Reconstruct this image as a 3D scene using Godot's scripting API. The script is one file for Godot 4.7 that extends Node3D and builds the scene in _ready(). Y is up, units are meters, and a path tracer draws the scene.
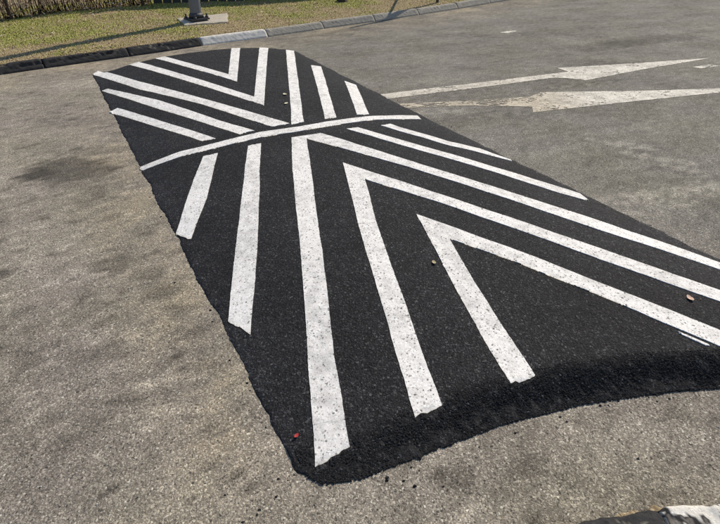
extends Node3D

# Hump frame: origin at the middle of the cross line, s across the hump, v along it towards the far kerb.
const ORIGIN := Vector2(-0.4868, -4.6486)
const AXIS_S := Vector2(0.89382, -0.44842)
const AXIS_V := Vector2(-0.44842, -0.89382)
# Far kerb frame: t along the kerb, d behind it.
const KERB_T := Vector2(0.777, -0.629)
const KERB_D := Vector2(-0.629, -0.777)
const KERB_LINE := [Vector2(-4.29, -7.22), Vector2(-3.84, -7.58), Vector2(-3.03, -8.18), Vector2(-2.2, -8.84), Vector2(-1.37, -9.44), Vector2(-0.52, -10.12), Vector2(0.41, -10.81), Vector2(1.19, -11.46), Vector2(2.09, -12.22), Vector2(2.99, -13.1)]
const NEAR_EDGE := [Vector2(-1.3, -3.03), Vector2(-1.25, -3.08), Vector2(-1.2, -3.16), Vector2(-1.08, -3.2), Vector2(-0.5, -3.23), Vector2(-0.18, -3.29), Vector2(0.18, -3.4), Vector2(0.37, -3.48), Vector2(1.3, -3.84)]
const FAR_EDGE := [Vector2(-1.25, 3.42), Vector2(-0.84, 3.62), Vector2(-0.42, 3.72), Vector2(0.29, 3.80), Vector2(0.8, 3.8), Vector2(1.1, 3.76), Vector2(1.34, 3.55)]
const HUMP_HALF := 1.25
const HUMP_HEIGHT := 0.105

# Painted stripes: [one edge, other edge] in hump coordinates.
const STRIPES := [
	[[Vector2(-0.54,3.66),Vector2(0.034,1.800),Vector2(0.66,3.72)],[Vector2(-0.42,3.66),Vector2(0.045,2.153),Vector2(0.54,3.72)]],
	[[Vector2(-0.86,3.56),Vector2(-0.360,1.94),Vector2(-0.014,0.799),Vector2(1.04,3.68)],[Vector2(-0.74,3.58),Vector2(-0.26,2.0),Vector2(-0.001,1.12),Vector2(0.92,3.69)]],
	[[Vector2(-1.256,3.423),Vector2(-0.901,2.178),Vector2(-0.508,1.198),Vector2(-0.164,0.167)],[Vector2(-1.178,3.584),Vector2(-0.850,2.485),Vector2(-0.460,1.390),Vector2(-0.006,0.165)]],
	[[Vector2(-1.251,2.553),Vector2(-0.861,1.303),Vector2(-0.539,0.395),Vector2(-0.447,0.135)],[Vector2(-1.182,2.553),Vector2(-0.808,1.579),Vector2(-0.489,0.575),Vector2(-0.324,0.151)]],
	[[Vector2(-1.280,1.681),Vector2(-0.963,0.779),Vector2(-0.739,0.179)],[Vector2(-1.196,1.746),Vector2(-0.926,0.966),Vector2(-0.642,0.175)]],
	[[Vector2(1.244,3.549),Vector2(0.151,0.542),Vector2(0.000,0.146)],[Vector2(1.324,3.453),Vector2(0.238,0.497),Vector2(0.114,0.150)]],
	[[Vector2(1.127,2.394),Vector2(0.409,0.419),Vector2(0.310,0.156)],[Vector2(1.243,2.361),Vector2(0.498,0.384),Vector2(0.420,0.157)]],
	[[Vector2(1.161,1.535),Vector2(0.686,0.326),Vector2(0.624,0.169)],[Vector2(1.206,1.345),Vector2(0.793,0.303),Vector2(0.736,0.156)]],
	[[Vector2(-1.264,0.043),Vector2(-0.943,0.088),Vector2(-0.791,0.067),Vector2(-0.630,0.070),Vector2(-0.295,0.087),Vector2(0.039,0.054),Vector2(0.415,0.078),Vector2(0.682,0.092),Vector2(1.187,0.075)],[Vector2(-1.256,-0.040),Vector2(-0.942,-0.012),Vector2(-0.794,-0.037),Vector2(-0.647,-0.047),Vector2(-0.327,-0.032),Vector2(-0.005,-0.054),Vector2(0.357,-0.045),Vector2(0.661,-0.024),Vector2(1.148,-0.054)]],
	[[Vector2(-0.822,-0.146),Vector2(-1.071,-0.724),Vector2(-1.247,-1.164)],[Vector2(-0.707,-0.148),Vector2(-0.971,-0.833),Vector2(-1.187,-1.290)]],
	[[Vector2(-0.474,-0.155),Vector2(-0.636,-0.591),Vector2(-0.968,-1.480),Vector2(-1.223,-2.162)],[Vector2(-0.372,-0.162),Vector2(-0.549,-0.656),Vector2(-0.870,-1.560),Vector2(-1.162,-2.310)]],
	[[Vector2(-1.195,-3.108),Vector2(-1.001,-2.586),Vector2(-0.814,-2.081),Vector2(-0.359,-0.788),Vector2(-0.124,-0.172),Vector2(0.124,-0.182),Vector2(0.466,-1.118),Vector2(0.960,-2.293),Vector2(1.203,-2.886)],[Vector2(-1.060,-3.098),Vector2(-0.910,-2.647),Vector2(-0.720,-2.148),Vector2(-0.250,-0.857),Vector2(-0.027,-0.243),Vector2(-0.023,-0.253),Vector2(0.387,-1.191),Vector2(0.853,-2.391),Vector2(1.115,-2.943)]],
	[[Vector2(-0.800,-3.102),Vector2(-0.702,-2.813),Vector2(-0.355,-1.800),Vector2(-0.004,-0.852),Vector2(0.296,-1.620),Vector2(0.668,-2.562),Vector2(0.900,-3.087),Vector2(1.08,-3.52)],[Vector2(-0.687,-3.112),Vector2(-0.610,-2.868),Vector2(-0.267,-1.853),Vector2(-0.005,-1.189),Vector2(0.225,-1.726),Vector2(0.576,-2.649),Vector2(0.805,-3.151),Vector2(0.98,-3.56)]],
	[[Vector2(-0.400,-3.144),Vector2(-0.333,-2.887),Vector2(-0.205,-2.462),Vector2(0.016,-1.794),Vector2(0.257,-2.413),Vector2(0.409,-2.807),Vector2(0.597,-3.295),Vector2(0.65,-3.44)],[Vector2(-0.295,-3.164),Vector2(-0.232,-2.943),Vector2(-0.114,-2.510),Vector2(0.014,-2.131),Vector2(0.179,-2.505),Vector2(0.327,-2.885),Vector2(0.493,-3.367),Vector2(0.54,-3.47)]],
	[[Vector2(0.452,-0.170),Vector2(0.618,-0.585),Vector2(0.908,-1.223),Vector2(1.215,-1.890),Vector2(1.180,-1.993)],[Vector2(0.351,-0.172),Vector2(0.554,-0.694),Vector2(0.836,-1.317),Vector2(1.065,-1.862),Vector2(1.149,-1.989)]],
	[[Vector2(0.769,-0.162),Vector2(0.800,-0.276),Vector2(0.996,-0.722),Vector2(1.144,-0.916),Vector2(1.225,-1.200)],[Vector2(0.662,-0.182),Vector2(0.738,-0.382),Vector2(0.929,-0.818),Vector2(1.070,-1.012),Vector2(1.196,-1.211)]],
	[[Vector2(0.423,-3.224),Vector2(0.463,-3.335)],[Vector2(0.415,-3.235),Vector2(0.447,-3.342)]],
]

var rng := RandomNumberGenerator.new()
var n_low := FastNoiseLite.new()
var n_mid := FastNoiseLite.new()
var n_fine := FastNoiseLite.new()
var n_edge := FastNoiseLite.new()
var kerb_td: Array = []
var mats := {}
var used := {}


# ---------------------------------------------------------------- naming
func numbered(called: String) -> String:
	var k: int = used.get(called, 0)
	used[called] = k + 1
	return called if k == 0 else "%s_%03d" % [called, k]


func tag(o: Node, label: String, category: String, group := "") -> void:
	o.set_meta("label", label)
	o.set_meta("category", category)
	if group != "":
		o.set_meta("group", group)


func thing(called: String, label: String, category: String, at := Vector3.ZERO, group := "") -> Node3D:
	var o := Node3D.new()
	o.name = numbered(called)
	add_child(o)
	o.position = at
	tag(o, label, category, group)
	return o


func part(parent: Node, called: String, mesh: Mesh, m: Material, at := Vector3.ZERO) -> MeshInstance3D:
	var o := MeshInstance3D.new()
	o.name = called if parent != self else numbered(called)
	o.mesh = mesh
	o.material_override = m
	o.position = at
	parent.add_child(o, true)
	return o


func structure(called: String, mesh: Mesh, m: Material) -> MeshInstance3D:
	var o := part(self, called, mesh, m)
	o.set_meta("kind", "structure")
	return o


# ---------------------------------------------------------------- shape helpers
func along(line: Array, x: float) -> float:
	if x <= line[0].x:
		return line[0].y
	for i in range(1, line.size()):
		if x <= line[i].x:
			return lerpf(line[i - 1].y, line[i].y, (x - line[i - 1].x) / (line[i].x - line[i - 1].x))
	return line[line.size() - 1].y


func ease01(t: float) -> float:
	t = clampf(t, 0.0, 1.0)
	return t * t * (3.0 - 2.0 * t)


func half_width(s: float, v: float) -> float:
	return HUMP_HALF + (maxf(0.0, v) * 0.025 if s > 0.0 else 0.0)


func end_rise(into: float) -> float:
	return ease01(into / 0.135 + 0.05) * (0.72 + 0.28 * ease01(into / 1.2))


func hump_y(s: float, v: float) -> float:
	var a: float = minf(1.0, absf(s) / half_width(s, v))
	var body: float = (1.0 - pow(a, 2.37)) * end_rise(v - along(NEAR_EDGE, s)) * ease01((along(FAR_EDGE, s) - v) / 0.22 + 0.05)
	return 0.005 + (HUMP_HEIGHT - 0.005) * body + 0.0022 * n_mid.get_noise_2d(s * 1.3, v * 1.3)


func on_hump(s: float, v: float, lift := 0.0) -> Vector3:
	var p: Vector2 = ORIGIN + AXIS_S * s + AXIS_V * v
	return Vector3(p.x, hump_y(s, v) + lift, p.y)


func hump_normal(s: float, v: float) -> Vector3:
	var e := 0.01
	var gs: float = (hump_y(s + e, v) - hump_y(s - e, v)) / (2.0 * e)
	var gv: float = (hump_y(s, v + e) - hump_y(s, v - e)) / (2.0 * e)
	var g: Vector2 = AXIS_S * gs + AXIS_V * gv
	return Vector3(-g.x, 1.0, -g.y).normalized()


func road_y(x: float, z: float) -> float:
	return 0.004 * n_low.get_noise_2d(x * 0.7, z * 0.7)


func kerb_d0(t: float) -> float:
	return along(kerb_td, t)


func kerb_point(t: float, d: float) -> Vector2:
	return KERB_T * t + KERB_D * (kerb_d0(t) + d)


func verge_y(x: float, z: float) -> float:
	var p := Vector2(x, z)
	var d: float = p.dot(KERB_D) - kerb_d0(p.dot(KERB_T))
	return 0.085 + 0.09 * clampf(d, 0.0, 4.0) + 0.012 * n_low.get_noise_2d(x * 2.0, z * 2.0)


func grid_mesh(pos: PackedVector3Array, nor: PackedVector3Array, col: PackedColorArray, nx: int, ny: int, turned := false) -> ArrayMesh:
	var idx := PackedInt32Array()
	idx.resize((nx - 1) * (ny - 1) * 6)
	var k := 0
	for j in ny - 1:
		for i in nx - 1:
			var a := j * nx + i
			for q in ([a, a + nx, a + 1, a + 1, a + nx, a + nx + 1] if turned else [a, a + 1, a + nx, a + 1, a + nx + 1, a + nx]):
				idx[k] = q
				k += 1
	var arr := []
	arr.resize(Mesh.ARRAY_MAX)
	arr[Mesh.ARRAY_VERTEX] = pos
	if nor.size() > 0:
		arr[Mesh.ARRAY_NORMAL] = nor
	if col.size() > 0:
		arr[Mesh.ARRAY_COLOR] = col
	arr[Mesh.ARRAY_INDEX] = idx
	var m := ArrayMesh.new()
	m.add_surface_from_arrays(Mesh.PRIMITIVE_TRIANGLES, arr)
	return m


func smooth_grid(pos: PackedVector3Array, col: PackedColorArray, nx: int, ny: int, up := false) -> ArrayMesh:
	# up: a sheet that faces the sky, whichever way its rows run
	var nor := PackedVector3Array()
	nor.resize(pos.size())
	var turned := false
	if up:
		var c: int = (ny / 2) * nx + nx / 2
		turned = (pos[c + nx] - pos[c]).cross(pos[c + 1] - pos[c]).y < 0.0
	for j in ny:
		for i in nx:
			var a: Vector3 = pos[j * nx + mini(i + 1, nx - 1)] - pos[j * nx + maxi(i - 1, 0)]
			var b: Vector3 = pos[mini(j + 1, ny - 1) * nx + i] - pos[maxi(j - 1, 0) * nx + i]
			var n := b.cross(a)
			if up and n.y < 0.0:
				n = -n
			nor[j * nx + i] = n.normalized() if n.length() > 1e-12 else Vector3.UP
	return grid_mesh(pos, nor, col, nx, ny, turned)


func box_into(st: SurfaceTool, at: Transform3D, size: Vector3) -> void:
	var b := BoxMesh.new()
	b.size = size
	st.append_from(b, 0, at)


func tube(points: Array, radii: Array, sides := 16) -> ArrayMesh:
	# A swept round bar: rings round straight pieces, closed at both ends.
	var pos := PackedVector3Array()
	var rows := points.size() + 2
	for k in rows:
		var i: int = clampi(k - 1, 0, points.size() - 1)
		var dir: Vector3 = (points[mini(i + 1, points.size() - 1)] - points[maxi(i - 1, 0)]).normalized()
		var x: Vector3 = dir.cross(Vector3.RIGHT if absf(dir.x) < 0.8 else Vector3.UP).normalized()
		var y: Vector3 = dir.cross(x)
		var r: float = radii[i] if k > 0 and k < rows - 1 else 0.0005
		for q in sides + 1:
			var a: float = TAU * q / sides
			pos.append(points[i] + (x * cos(a) + y * sin(a)) * r)
	return smooth_grid(pos, PackedColorArray(), sides + 1, rows)


func rock(seed_value: int) -> ArrayMesh:
	var r := RandomNumberGenerator.new()
	r.seed = seed_value
	var g := (1.0 + sqrt(5.0)) / 2.0
	var v := [Vector3(-1, g, 0), Vector3(1, g, 0), Vector3(-1, -g, 0), Vector3(1, -g, 0), Vector3(0, -1, g), Vector3(0, 1, g), Vector3(0, -1, -g), Vector3(0, 1, -g), Vector3(g, 0, -1), Vector3(g, 0, 1), Vector3(-g, 0, -1), Vector3(-g, 0, 1)]
	for i in v.size():
		v[i] = v[i].normalized() * r.randf_range(0.5, 1.25)
	var st := SurfaceTool.new()
	st.begin(Mesh.PRIMITIVE_TRIANGLES)
	st.set_smooth_group(-1)
	for f in [[0, 11, 5], [0, 5, 1], [0, 1, 7], [0, 7, 10], [0, 10, 11], [1, 5, 9], [5, 11, 4], [11, 10, 2], [10, 7, 6], [7, 1, 8], [3, 9, 4], [3, 4, 2], [3, 2, 6], [3, 6, 8], [3, 8, 9], [4, 9, 5], [2, 4, 11], [6, 2, 10], [8, 6, 7], [9, 8, 1]]:
		for k in [f[0], f[2], f[1]]:
			st.add_vertex(v[k])
	st.generate_normals()
	return st.commit()


func scatter(parent: Node, called: String, mesh: Mesh, m: Material, at: Array, colors: PackedColorArray) -> MultiMeshInstance3D:
	var mm := MultiMesh.new()
	mm.transform_format = MultiMesh.TRANSFORM_3D
	mm.use_colors = true
	mm.mesh = mesh
	mm.instance_count = at.size()
	for i in at.size():
		mm.set_instance_transform(i, at[i])
		mm.set_instance_color(i, colors[i])
	var o := MultiMeshInstance3D.new()
	o.name = called if parent != self else numbered(called)
	o.multimesh = mm
	o.material_override = m
	o.set_meta("kind", "stuff")
	parent.add_child(o, true)
	return o


# ---------------------------------------------------------------- computed textures
func grain(size: int, base: Color, tones: Array, count: int, r0: float, r1: float, seed_value: int) -> Array:
	# Stones of given colours pressed into a binder: [colour texture, height texture].
	var r := RandomNumberGenerator.new()
	r.seed = seed_value
	var c := PackedByteArray()
	c.resize(size * size * 3)
	var h := PackedByteArray()
	h.resize(size * size)
	var img := Image.create(size, size, false, Image.FORMAT_RGB8)
	img.fill(base)
	c = img.get_data()
	h.fill(70)
	for k in count:
		var tone: Color = tones[r.randi() % tones.size()]
		var w := r.randf_range(0.85, 1.15)
		var cr := clampi(int(tone.r * w * 255.0), 0, 255)
		var cg := clampi(int(tone.g * w * 255.0), 0, 255)
		var cb := clampi(int(tone.b * w * 255.0), 0, 255)
		var small := k > count * 0.6  # fine sand over the larger stones
		var rad := r.randf_range(0.55, 1.25) if small else r0 + (r1 - r0) * pow(r.randf(), 2.2)
		var asp := r.randf_range(0.5, 2.0)
		var x0 := r.randi() % size
		var y0 := r.randi() % size
		var top := r.randf_range(90.0, 235.0)
		var ri := int(ceil(rad * 1.5))
		for dy in range(-ri, ri + 1):
			for dx in range(-ri, ri + 1):
				var q := (dx * dx * asp + dy * dy / asp) / (rad * rad)
				if q > 1.0:
					continue
				var i := ((y0 + dy) & (size - 1)) * size + ((x0 + dx) & (size - 1))
				h[i] = int(top - 60.0 * q)
				c[i * 3] = cr
				c[i * 3 + 1] = cg
				c[i * 3 + 2] = cb
	var a := ImageTexture.create_from_image(Image.create_from_data(size, size, false, Image.FORMAT_RGB8, c))
	var b := ImageTexture.create_from_image(Image.create_from_data(size, size, false, Image.FORMAT_L8, h))
	return [a, b]


func lin(r: float, g: float, b: float) -> Color:
	return Color(r, g, b).linear_to_srgb()


func textured(tex: Array, tile: float, relief_cm: float, rough: float, spec := 0.4) -> StandardMaterial3D:
	var m := StandardMaterial3D.new()
	m.albedo_texture = tex[0]
	m.vertex_color_use_as_albedo = true
	m.roughness = rough
	m.metallic_specular = spec
	m.uv1_triplanar = true
	m.uv1_world_triplanar = true
	m.uv1_scale = Vector3.ONE / tile
	if relief_cm > 0.0:
		m.heightmap_enabled = true
		m.heightmap_texture = tex[1]
		m.heightmap_scale = relief_cm
	return m


func plain(c: Color, rough := 0.8, metal := 0.0, vertex := false) -> StandardMaterial3D:
	var m := StandardMaterial3D.new()
	m.albedo_color = c
	m.roughness = rough
	m.metallic = metal
	m.vertex_color_use_as_albedo = vertex
	return m


func make_materials() -> void:
	var old_tones := [lin(0.818, 0.758, 0.640), lin(0.660, 0.601, 0.499), lin(0.554, 0.503, 0.416), lin(0.475, 0.431, 0.359), lin(0.396, 0.359, 0.301), lin(0.304, 0.274, 0.230), lin(0.211, 0.192, 0.166), lin(0.132, 0.122, 0.106), lin(0.594, 0.523, 0.423), lin(0.436, 0.392, 0.333), lin(0.502, 0.451, 0.371)]
	mats.old = textured(grain(2048, lin(0.32, 0.285, 0.235), old_tones, 640000, 1.2, 3.2, 11), 3.0, 0.3, 0.93, 0.3)
	var new_tones := [lin(0.0488, 0.0499, 0.0549), lin(0.0683, 0.0698, 0.0755), lin(0.0342, 0.0350, 0.0393), lin(0.0273, 0.0279, 0.0310), lin(0.0410, 0.0419, 0.0466), lin(0.0975, 0.0998, 0.1065), lin(0.0292, 0.0299, 0.0331), lin(0.0370, 0.0379, 0.0424), lin(0.16, 0.16, 0.16), lin(0.02, 0.02, 0.021), lin(0.018, 0.018, 0.02)]
	mats.fresh = textured(grain(1024, lin(0.02, 0.02, 0.0215), new_tones, 120000, 1.2, 3.8, 12), 1.6, 0.6, 0.8, 0.28)
	var paint_tones := [lin(0.86, 0.85, 0.82), lin(0.84, 0.83, 0.8), lin(0.88, 0.87, 0.84), lin(0.8, 0.79, 0.76), lin(0.85, 0.84, 0.81), lin(0.83, 0.82, 0.79), lin(0.87, 0.86, 0.83), lin(0.76, 0.75, 0.72), lin(0.85, 0.84, 0.81), lin(0.84, 0.83, 0.8), lin(0.7, 0.69, 0.66), lin(0.86, 0.85, 0.82), lin(0.84, 0.83, 0.8), lin(0.85, 0.84, 0.82), lin(0.86, 0.85, 0.82), lin(0.22, 0.215, 0.21), lin(0.12, 0.12, 0.12), lin(0.45, 0.44, 0.42)]
	mats.paint = textured(grain(1024, lin(0.84, 0.83, 0.8), paint_tones, 90000, 1.0, 3.2, 13), 1.7, 0.12, 0.75, 0.3)
	var worn_tones := [lin(0.8, 0.78, 0.72), lin(0.72, 0.7, 0.63), lin(0.66, 0.63, 0.56), lin(0.6, 0.56, 0.48), lin(0.75, 0.72, 0.66), lin(0.5, 0.46, 0.4), lin(0.34, 0.32, 0.28)]
	mats.worn = textured(grain(1024, lin(0.7, 0.67, 0.6), worn_tones, 60000, 1.0, 4.0, 14), 1.9, 0.25, 0.85, 0.3)
	var stone_tones := [lin(0.62, 0.6, 0.55), lin(0.7, 0.67, 0.61), lin(0.78, 0.75, 0.69), lin(0.5, 0.48, 0.44), lin(0.85, 0.82, 0.76)]
	mats.concrete = textured(grain(512, lin(0.7, 0.67, 0.61), stone_tones, 14000, 0.8, 3.0, 15), 0.7, 0.2, 0.9, 0.3)
	var soil_tones := [lin(0.420, 0.336, 0.210), lin(0.308, 0.238, 0.140), lin(0.560, 0.462, 0.308), lin(0.224, 0.168, 0.098), lin(0.476, 0.378, 0.238)]
	mats.soil = textured(grain(1024, lin(0.26, 0.2, 0.13), soil_tones, 50000, 1.5, 6.0, 16), 2.3, 0.8, 0.97, 0.2)
	mats.crumb = plain(Color.WHITE, 0.9, 0.0, true)
	mats.crumb.metallic_specular = 0.2
	mats.fence = plain(Color.WHITE, 0.95, 0.0, true)
	mats.fence.backlight = Color(0.9, 0.9, 0.9)
	var g := plain(Color.WHITE, 0.75, 0.0, true)
	g.backlight = Color(0.5, 0.5, 0.5)
	g.cull_mode = BaseMaterial3D.CULL_DISABLED
	mats.grass = g
	mats.leaf = plain(Color.WHITE, 0.9, 0.0, true)
	mats.steel = plain(lin(0.16, 0.17, 0.19), 0.5, 0.3)
	mats.dark_steel = plain(lin(0.06, 0.06, 0.065), 0.6, 0.3)
	mats.dark_board = plain(lin(0.03, 0.036, 0.032), 0.85)
	mats.bark = plain(lin(0.05, 0.035, 0.024), 0.95)
	mats.sign_face = plain(lin(0.5, 0.5, 0.5), 0.5)
	mats.lamp_glass = plain(lin(0.7, 0.7, 0.68), 0.3)


# ---------------------------------------------------------------- road
const STAINS := [  # x, z, half length, half width, turn, strength (+ dark, - pale)
	[-2.15, -4.12, 0.30, 0.24, 0.3, 0.42], [-2.08, -4.52, 0.28, 0.10, 0.2, 0.22], [-2.36, -4.04, 0.12, 0.08, 0.2, 0.25],
	[-1.87, -2.66, 0.045, 0.035, 0.5, 0.5], [-1.9, -2.62, 0.03, 0.03, 0.0, 0.5], [-1.33, -2.74, 0.12, 0.09, 0.4, 0.25], [-1.12, -2.62, 0.08, 0.06, 0.0, 0.22],
	[-0.98, -2.44, 0.09, 0.06, 0.3, 0.3], [-0.86, -2.3, 0.07, 0.05, 0.3, 0.3], [-0.75, -2.12, 0.07, 0.05, 0.1, 0.26], [-1.18, -2.2, 0.08, 0.05, 0.4, 0.25], [-1.05, -1.96, 0.1, 0.05, 0.3, 0.24],
	[-0.62, -1.88, 0.07, 0.05, 0.0, 0.24], [-0.78, -1.94, 0.015, 0.015, 0.0, 0.5], [-0.5, -1.52, 0.03, 0.025, 0.0, 0.4], [-0.53, -1.35, 0.03, 0.025, 0.0, 0.4], [-0.44, -1.32, 0.028, 0.02, 0.0, 0.45], [-0.38, -1.28, 0.025, 0.02, 0.0, 0.4],
	[0.12, -1.36, 0.05, 0.04, 0.3, 0.35], [0.3, -1.3, 0.07, 0.04, 0.2, 0.25], [0.55, -1.33, 0.05, 0.04, 0.0, 0.25],
	[-1.02, -2.02, 0.16, 0.03, 0.5, -0.22], [-0.78, -1.82, 0.12, 0.03, 0.4, -0.18], [-0.62, -1.66, 0.16, 0.05, 0.3, -0.14], [-1.4, -2.36, 0.1, 0.03, 0.5, -0.15],
	[2.1, -4.46, 0.22, 0.06, -0.5, -0.5], [2.22, -4.16, 0.3, 0.05, -0.55, -0.34], [2.36, -3.92, 0.16, 0.05, -0.5, -0.3],
	[1.5, -3.38, 0.42, 0.06, 0.32, -0.34], [2.1, -3.56, 0.5, 0.07, 0.28, -0.34], [1.75, -3.3, 0.35, 0.09, 0.3, -0.26], [2.5, -3.62, 0.4, 0.08, 0.3, -0.3],
	[1.05, -5.22, 0.6, 0.13, 0.25, 0.16], [1.62, -5.62, 0.4, 0.1, 0.28, 0.18], [2.35, -6.3, 0.7, 0.06, 0.35, 0.2], [4.1, -8.7, 0.9, 0.3, 0.4, 0.18], [3.4, -8.4, 0.7, 0.22, 0.4, 0.2],
	[0.75, -5.42, 0.4, 0.08, 0.1, -0.22], [1.5, -5.78, 0.35, 0.05, 0.25, -0.25], [1.3, -5.3, 0.35, 0.07, 0.2, -0.15], [2.2, -6.25, 0.6, 0.03, 0.3, -0.2],
	[-0.2, -9.9, 0.35, 0.12, 0.6, 0.2], [-0.55, -9.55, 0.3, 0.1, 0.6, 0.16],
]


func road_color(x: float, z: float) -> Color:
	var p := Vector2(x, z)
	var q: Vector2 = p - ORIGIN
	var s: float = q.dot(AXIS_S)
	var v: float = q.dot(AXIS_V)
	var low: float = n_low.get_noise_2d(x, z)
	var mid: float = n_mid.get_noise_2d(x * 0.6, z * 0.6)
	var fin: float = n_fine.get_noise_2d(x, z)
	# tyre streaks run along the road
	var lx: float = x * 0.94 - z * 0.34
	var lz: float = x * 0.34 + z * 0.94
	var streak: float = n_mid.get_noise_2d(lx * 0.16 + 40.0, lz * 1.1) + 0.6 * n_mid.get_noise_2d(lx * 0.35 + 9.0, lz * 3.1)
	var right: float = ease01((s + 0.2 + low * 0.8) / 2.0)
	var tone: float = 0.60 + 0.09 * low + 0.17 * mid + 0.2 * fin + lerpf(0.04, 0.10, right) * streak
	var c: Color = Color(0.98, 0.97, 0.945).lerp(Color(0.7, 0.725, 0.735), clampf(right + 0.25 * mid, 0.0, 1.0))
	# faded patches: some violet grey, some olive tan
	var hue: float = clampf(1.6 * n_mid.get_noise_2d(x * 0.45 + 11.0, z * 0.45 - 8.0), -1.0, 1.0)
	c = Color(c.r * (1.0 + 0.004 * hue), c.g * (1.0 + 0.008 * hue), c.b * (1.0 - 0.035 * hue))
	# pale sandy dust: beside the hump, in the far gutter
	var dust: float = 0.0
	dust += ease01(1.0 - absf(s + 1.42) / 0.42) * ease01((v + 3.4) / 0.8) * ease01((2.5 - v) / 2.0) * (0.45 + 0.9 * mid + 0.6 * fin)
	var kd: float = -(p.dot(KERB_D) - kerb_d0(p.dot(KERB_T)))
	dust += ease01(1.0 - kd / 1.3) * (0.55 + 0.8 * mid + 0.4 * fin)
	dust = clampf(dust, 0.0, 1.0)
	c = c.lerp(Color(1.0, 0.92, 0.76), 0.75 * dust)
	tone += 0.06 * dust
	for k in STAINS:
		var o := Vector2(x - k[0], z - k[1])
		if absf(o.x) > 1.4 or absf(o.y) > 1.4:
			continue
		o = o.rotated(k[4])
		var r: float = sqrt(pow(o.x / k[2], 2.0) + pow(o.y / k[3], 2.0)) + 0.55 * n_fine.get_noise_2d(x * 0.8, z * 0.8) + 0.3 * mid
		var w: float = ease01((1.25 - r) / 0.4)
		if k[5] < 0.0:
			w *= clampf(0.6 + 1.4 * fin, 0.0, 1.0)
			tone += 1.1 * w * -k[5]
		else:
			tone *= 1.0 - minf(0.75, 1.25 * k[5]) * w
	# old drip marks
	var drip: float = n_fine.get_noise_2d(x * 0.55 + 70.0, z * 0.55 - 30.0)
	if drip > 0.3:
		tone *= 1.0 - 0.45 * clampf((drip - 0.3) * 7.0, 0.0, 1.0) * clampf(0.6 + 1.2 * n_fine.get_noise_2d(x * 2.0, z * 2.0), 0.2, 1.0) * (1.0 - 0.6 * right)
	var fleck: float = n_fine.get_noise_2d(x * 0.8 - 50.0, z * 1.3 + 20.0)
	if fleck > 0.36:
		tone *= 1.0 + 0.35 * clampf((fleck - 0.36) * 8.0, 0.0, 1.0) * (1.0 - 0.5 * right)
	tone = clampf(tone, 0.1, 1.0)
	return Color(minf(1.0, c.r * tone), minf(1.0, c.g * tone), minf(1.0, c.b * tone))


func spread(a: float, b: float, step: float, out_a: float, out_b: float) -> PackedFloat32Array:
	# Even steps from a to b, and wider and wider ones to out_a and out_b.
	var left := []
	var x := a
	var w := step
	while x > out_a:
		w *= 1.5
		x = maxf(out_a, x - w)
		left.push_front(x)
	var r := PackedFloat32Array(left)
	for i in int((b - a) / step) + 1:
		r.append(a + i * step)
	x = r[r.size() - 1]
	w = step
	while x < out_b:
		w *= 1.5
		x = minf(out_b, x + w)
		r.append(x)
	return r


func build_road() -> void:
	var g := PlaneMesh.new()
	g.size = Vector2(900, 900)
	var ground := structure("ground", g, mats.soil)
	ground.position.y = -0.12
	var xs := spread(-5.6, 7.6, 0.045, -60.0, 60.0)
	var zs := spread(-13.6, -0.9, 0.045, -40.0, 6.0)
	var pos := PackedVector3Array()
	var col := PackedColorArray()
	for z in zs:
		for x in xs:
			pos.append(Vector3(x, road_y(x, z), z))
			col.append(road_color(x, z))
	structure("road", smooth_grid(pos, col, xs.size(), zs.size(), true), mats.old)


func flat_polygon(points: Array, step: float, lift: float, wear: float, rough_edge: float, seed_value: float) -> ArrayMesh:
	# A sheet of paint on the road, cut into small cells; cells where the paint has worn through are left out.
	var poly := PackedVector2Array(points)
	var box := Rect2(poly[0], Vector2.ZERO)
	for p in poly:
		box = box.expand(p)
	var st := SurfaceTool.new()
	st.begin(Mesh.PRIMITIVE_TRIANGLES)
	var z := box.position.y
	while z < box.end.y:
		var x := box.position.x
		while x < box.end.x:
			var cell := PackedVector2Array([Vector2(x, z), Vector2(x + step, z), Vector2(x + step, z + step), Vector2(x, z + step)])
			# tyres have dragged the paint off in streaks along the lane
			var w: float = n_fine.get_noise_2d((x * 0.95 - z * 0.3) * 0.9 + seed_value, (x * 0.3 + z * 0.95) * 3.2) + 0.7 * n_mid.get_noise_2d(x + seed_value, z)
			if w > (wear if wear > -1.0 else lerpf(-0.12, -0.65, ease01((x - 1.3) / 0.9))):
				for piece in Geometry2D.intersect_polygons(cell, poly):
					if piece.size() < 3:
						continue
					var tone: float = clampf(0.84 + 0.25 * n_mid.get_noise_2d(x * 1.2 + seed_value, z * 1.2) + 0.25 * n_fine.get_noise_2d(x * 1.2, z * 1.2 + seed_value), 0.3, 1.0)
					for k in range(1, piece.size() - 1):
						for c in [piece[0], piece[k], piece[k + 1]]:
							var tan_here: float = (1.0 - ease01((c.x - 1.6) / 0.9)) * (1.0 if wear < -1.0 else 0.35)
							st.set_color(Color(tone, tone * 0.985, tone * 0.95).lerp(Color(0.78 * tone, 0.72 * tone, 0.62 * tone), tan_here))
							st.set_normal(Vector3.UP)
							var jx: float = rough_edge * n_edge.get_noise_2d(c.x * 30.0, c.y * 30.0)
							st.add_vertex(Vector3(c.x + jx, road_y(c.x, c.y) + lift, c.y + jx))
			x += step
		z += step
	return st.commit()


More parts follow.
